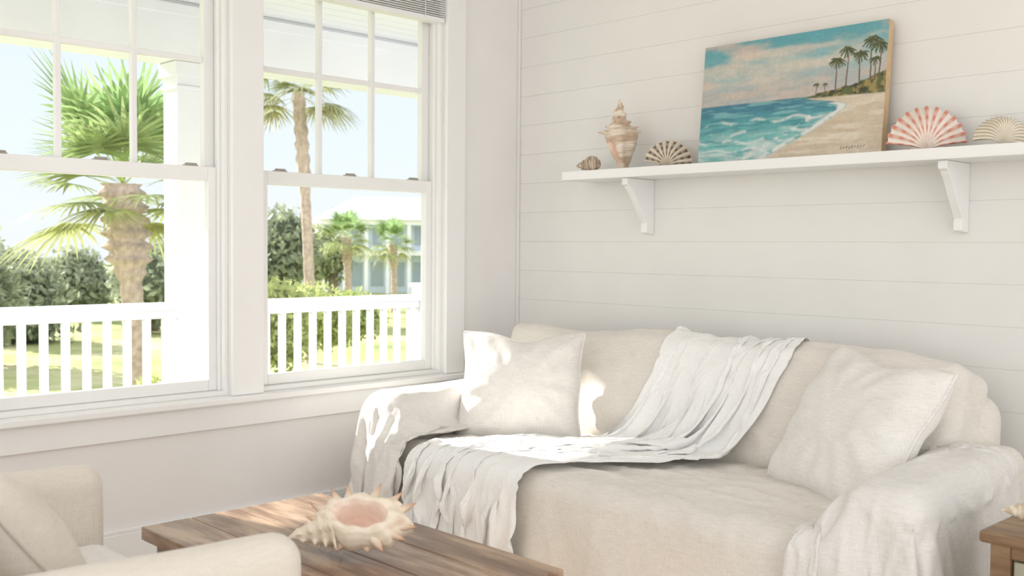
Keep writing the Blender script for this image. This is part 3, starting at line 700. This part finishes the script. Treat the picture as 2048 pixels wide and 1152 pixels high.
def armsheet(name,xo,xi,top,out_drop,in_drop,yb,yf,sign,rot=0.):
    prof=arc([(xo,0,top-out_drop),(xo,0,top-.06),(xo+sign*.04,0,top),(xi-sign*.04,0,top),(xi,0,top-.05),(xi,0,top-in_drop)],74)
    n=104; P=np.zeros((n,74,3))
    for i in range(n):
        y=yb+(yf-yb)*i/(n-1)
        for j,p in enumerate(prof):
            hang=max(0,(top-p.z))/out_drop; outer=1 if j<37 else 0
            wv=.028*math.sin(y*26+2*math.sin(y*7+sign))*hang*outer
            fz=.022*math.sin(p.x*60+2*math.sin(y*5))*max(0,(-1.20-y)/.5)
            P[i,j]=(p.x-sign*(.02*hang*outer)+wv*-sign+rot*(-.71-y), y+.015*math.sin(y*22+p.x*9)*(y<-.5), p.z+fz+.008*noise.noise(Vector((p.x*9,y*9,1)))+.005*math.sin(y*40+p.x*15))
    return cloth(name,P,M_drape,bend=.15)
shL=armsheet('arm_drape',.285,.67,.675,.58,.34,-.28,-1.78,1)
shR=armsheet('arm_drape',2.61,2.29,.655,.58,.24,-.28,-1.82,-1,math.tan(math.radians(5)))
ctrl=[((1.32,-.085,.72),(1.84,-.085,.72)),((1.31,-.11,.845),(1.85,-.11,.845)),((1.29,-.27,.91),(1.85,-.27,.91)),((1.26,-.45,.82),(1.80,-.45,.82)),((1.24,-.60,.62),(1.72,-.60,.62)),
((1.12,-.72,.54),(1.70,-.70,.53)),((.87,-.80,.53),(1.52,-.90,.52)),((.76,-.98,.53),(1.32,-1.08,.52)),((.72,-1.22,.51),(1.27,-1.28,.50)),((.71,-1.33,.40),(1.25,-1.35,.38)),((.71,-1.36,.12),(1.22,-1.38,.06))]
na,nw=190,140
def spl(pts,q):
    n=len(pts)-1; t=q*n; i=min(n-1,int(t)); f=t-i
    p0=Vector(pts[max(0,i-1)]);p1=Vector(pts[i]);p2=Vector(pts[i+1]);p3=Vector(pts[min(n,i+2)])
    return .5*((2*p1)+(p2-p0)*f+(2*p0-5*p1+4*p2-p3)*f*f+(3*p1-p0-3*p2+p3)*f**3)
Lp=[c[0] for c in ctrl]; Rp=[c[1] for c in ctrl]
P=np.zeros((na,nw,3))
for i in range(na):
    q=i/(na-1); l=spl(Lp,q); r=spl(Rp,q); l2=spl(Lp,min(1,q+.01)); l1=spl(Lp,max(0,q-.01)); tg=(l2-l1).normalized(); W=(r-l); N=tg.cross(W).normalized()
    if N.z<-.3 or (abs(N.z)<=.3 and N.y>0): N=-N
    seatw=math.exp(-((q-.60)/.14)**2)
    eR=.05*noise.noise(Vector((q*6,1.5,0)))+.02*noise.noise(Vector((q*17,4.5,0))); eL=.05*noise.noise(Vector((q*6,8.5,0)))
    W0=W.copy(); l=l+W0.normalized()*eL; W=W0*(1+(eR-eL)/W0.length)
    for j in range(nw):
        w_=j/(nw-1); wj=w_+.12*noise.noise(Vector((w_*2.5,q*3,4)))
        ph=wj*2*math.pi*7.4+2.4*math.sin(q*5)+3.4*noise.noise(Vector((w_*2.2,q*4,0)))
        a1=(.029+.030*noise.noise(Vector((w_*3,q*5,7))))*min(1,q*8+.2)
        a2=(.012+.010*noise.noise(Vector((w_*5,q*7,17))))
        p=l+W*w_+N*(.036+a1*math.sin(ph)+a2*math.sin(ph*.45+q*9))+W.normalized()*a1*.6*math.cos(ph)
        p=p+N*.034*noise.noise(Vector((w_*6,q*14,3)))*(1 if q>.5 else .3)+tg*.016*noise.noise(Vector((w_*8,q*16,13)))
        p=p+N*seatw*.022*math.sin(q*75+w_*7+3*noise.noise(Vector((w_*3,q*6,23))))
        P[i,j]=p
thr=cloth('throw_blanket',P,M_throw,pinrows=6,mass=.12,bend=.12)
sims=[shL,shR,thr]
scene.frame_start=1; scene.frame_end=250
for f in range(1,43): scene.frame_set(f)
dg=bpy.context.evaluated_depsgraph_get()
res=[]
for o in sims:
    me=bpy.data.meshes.new_from_object(o.evaluated_get(dg)); res.append(me)
for o,me in zip(sims,res):
    o.modifiers.clear(); me.materials.clear(); me.materials.append(M_throw if o is thr else M_drape); o.data=me
    sb=o.modifiers.new('s','SUBSURF'); sb.levels=1; sb.render_levels=1
for o in colliders: o.modifiers.clear()
bpy.data.objects.remove(fl); bpy.data.objects.remove(tmpseat)
scene.frame_set(1)
for o in (shL,shR): setparent(o,sofa)
tag(thr,'crumpled white cotton throw draped over sofa back and seat','throw blanket')
# ------------------------------------------------------------------ ARMCHAIR
ch=empty('armchair',(1.57,-2.98,0),'cream upholstered armchair with rounded arms','armchair')
def armfn(o,p):
    o.z+=.03*(-o.y)*(p[2]>0); return o
for x,dz in ((1.115,-.016),(2.035,0)):
    softbox((.110,.74,.55),.054,(12,36,26),puff=(.006,0,0),wr=.003,M=I4(x,-2.945,.395+dz),fn=armfn).obj('arm',M_chair,ch,smooth=True)
softbox((1.02,.16,.66),.07,(30,10,22),wr=.003,M=I4(1.57,-3.36,.46,math.radians(-8))).obj('backrest',M_chair,ch,smooth=True)
softbox((.800,.70,.16),.05,(30,26,10),puff=(0,0,.02),wr=.003,M=I4(1.572,-2.94,.385)).obj('seat_cushion',M_linenw,ch,smooth=True)
softbox((.80,.68,.20),.02,(10,10,6),M=I4(1.57,-2.95,.205)).obj('seat_base',M_chair,ch,smooth=True)
for x in (1.11,2.0):
    for y in (-2.63,-3.3): MB().prism([(x,y),(x+.035,y),(x+.035,y-.035),(x,y-.035)],'z',0,.125).obj('leg',M_side,ch,bevel=.003)
pillow('throw_pillow',.44,.40,.10,frame((1.53,-2.955,.595),(.98,.10,-.03),(.0,-.60,.78)),M_chair,'cream pillow leaning against the armchair back',8.7,.0,wk=.3)
# ------------------------------------------------------------------ LIGHT
sun=bpy.data.lights.new('sun','SUN'); sun.energy=7.5; sun.angle=.015; sun.color=(1,.965,.90)
so=bpy.data.objects.new('sun',sun); link(so); so.location=(-6,-3,6)
so.rotation_euler=Vector((1,.22,-.56)).to_track_quat('-Z','Y').to_euler()
wd=bpy.data.worlds.new('world'); scene.world=wd; wd.use_nodes=True; nt=wd.node_tree; nt.nodes.clear()
bg=nt.nodes.new('ShaderNodeBackground'); ow=nt.nodes.new('ShaderNodeOutputWorld'); tc=nt.nodes.new('ShaderNodeTexCoord'); sp=nt.nodes.new('ShaderNodeSeparateXYZ')
nt.links.new(tc.outputs['Generated'],sp.inputs[0])
cz=ramp(nt,sp.outputs['Z'],[(0.,(.70,.74,.77)),(.08,(.68,.745,.80)),(.5,(.54,.67,.80))])
cb_=ramp(nt,sp.outputs['Z'],[(0.,(1.,.985,.96)),(.1,(.99,.985,.975)),(.6,(.88,.93,.98))])
dt=nt.nodes.new('ShaderNodeVectorMath'); dt.operation='DOT_PRODUCT'; nt.links.new(tc.outputs['Generated'],dt.inputs[0]); dt.inputs[1].default_value=(.80,-.60,0)
mr=nt.nodes.new('ShaderNodeMapRange'); mr.inputs[1].default_value=-.45; mr.inputs[2].default_value=.45; nt.links.new(dt.outputs['Value'],mr.inputs[0])
mxw=nt.nodes.new('ShaderNodeMix'); mxw.data_type='RGBA'; nt.links.new(mr.outputs[0],mxw.inputs[0]); nt.links.new(cz,mxw.inputs[6]); nt.links.new(cb_,mxw.inputs[7])
nt.links.new(mxw.outputs[2],bg.inputs[0])
ad=nt.nodes.new('ShaderNodeMath'); ad.operation='MULTIPLY_ADD'; nt.links.new(mr.outputs[0],ad.inputs[0]); ad.inputs[1].default_value=.38; ad.inputs[2].default_value=1.02
nt.links.new(ad.outputs[0],bg.inputs[1])
nt.links.new(bg.outputs[0],ow.inputs[0])
# ------------------------------------------------------------------ CAMERA
cd=bpy.data.cameras.new('camera'); cam=bpy.data.objects.new('camera',cd); link(cam); scene.camera=cam
cd.sensor_width=36; cd.lens=36*2055/2048; cd.clip_start=.05; cd.clip_end=500
yaw=math.atan2(.719,.695)
R=Matrix.Rotation(yaw,4,'Z')@Matrix.Rotation(math.radians(90-2.26),4,'X')@Matrix.Rotation(math.radians(.45),4,'Z')
cam.matrix_world=Matrix.Translation((3.719,-3.634,1.20))@R
cd.dof.use_dof=True; cd.dof.focus_distance=3.9; cd.dof.aperture_fstop=4.5
scene.view_settings.view_transform='Standard'; scene.view_settings.look='None'; scene.view_settings.exposure=.38
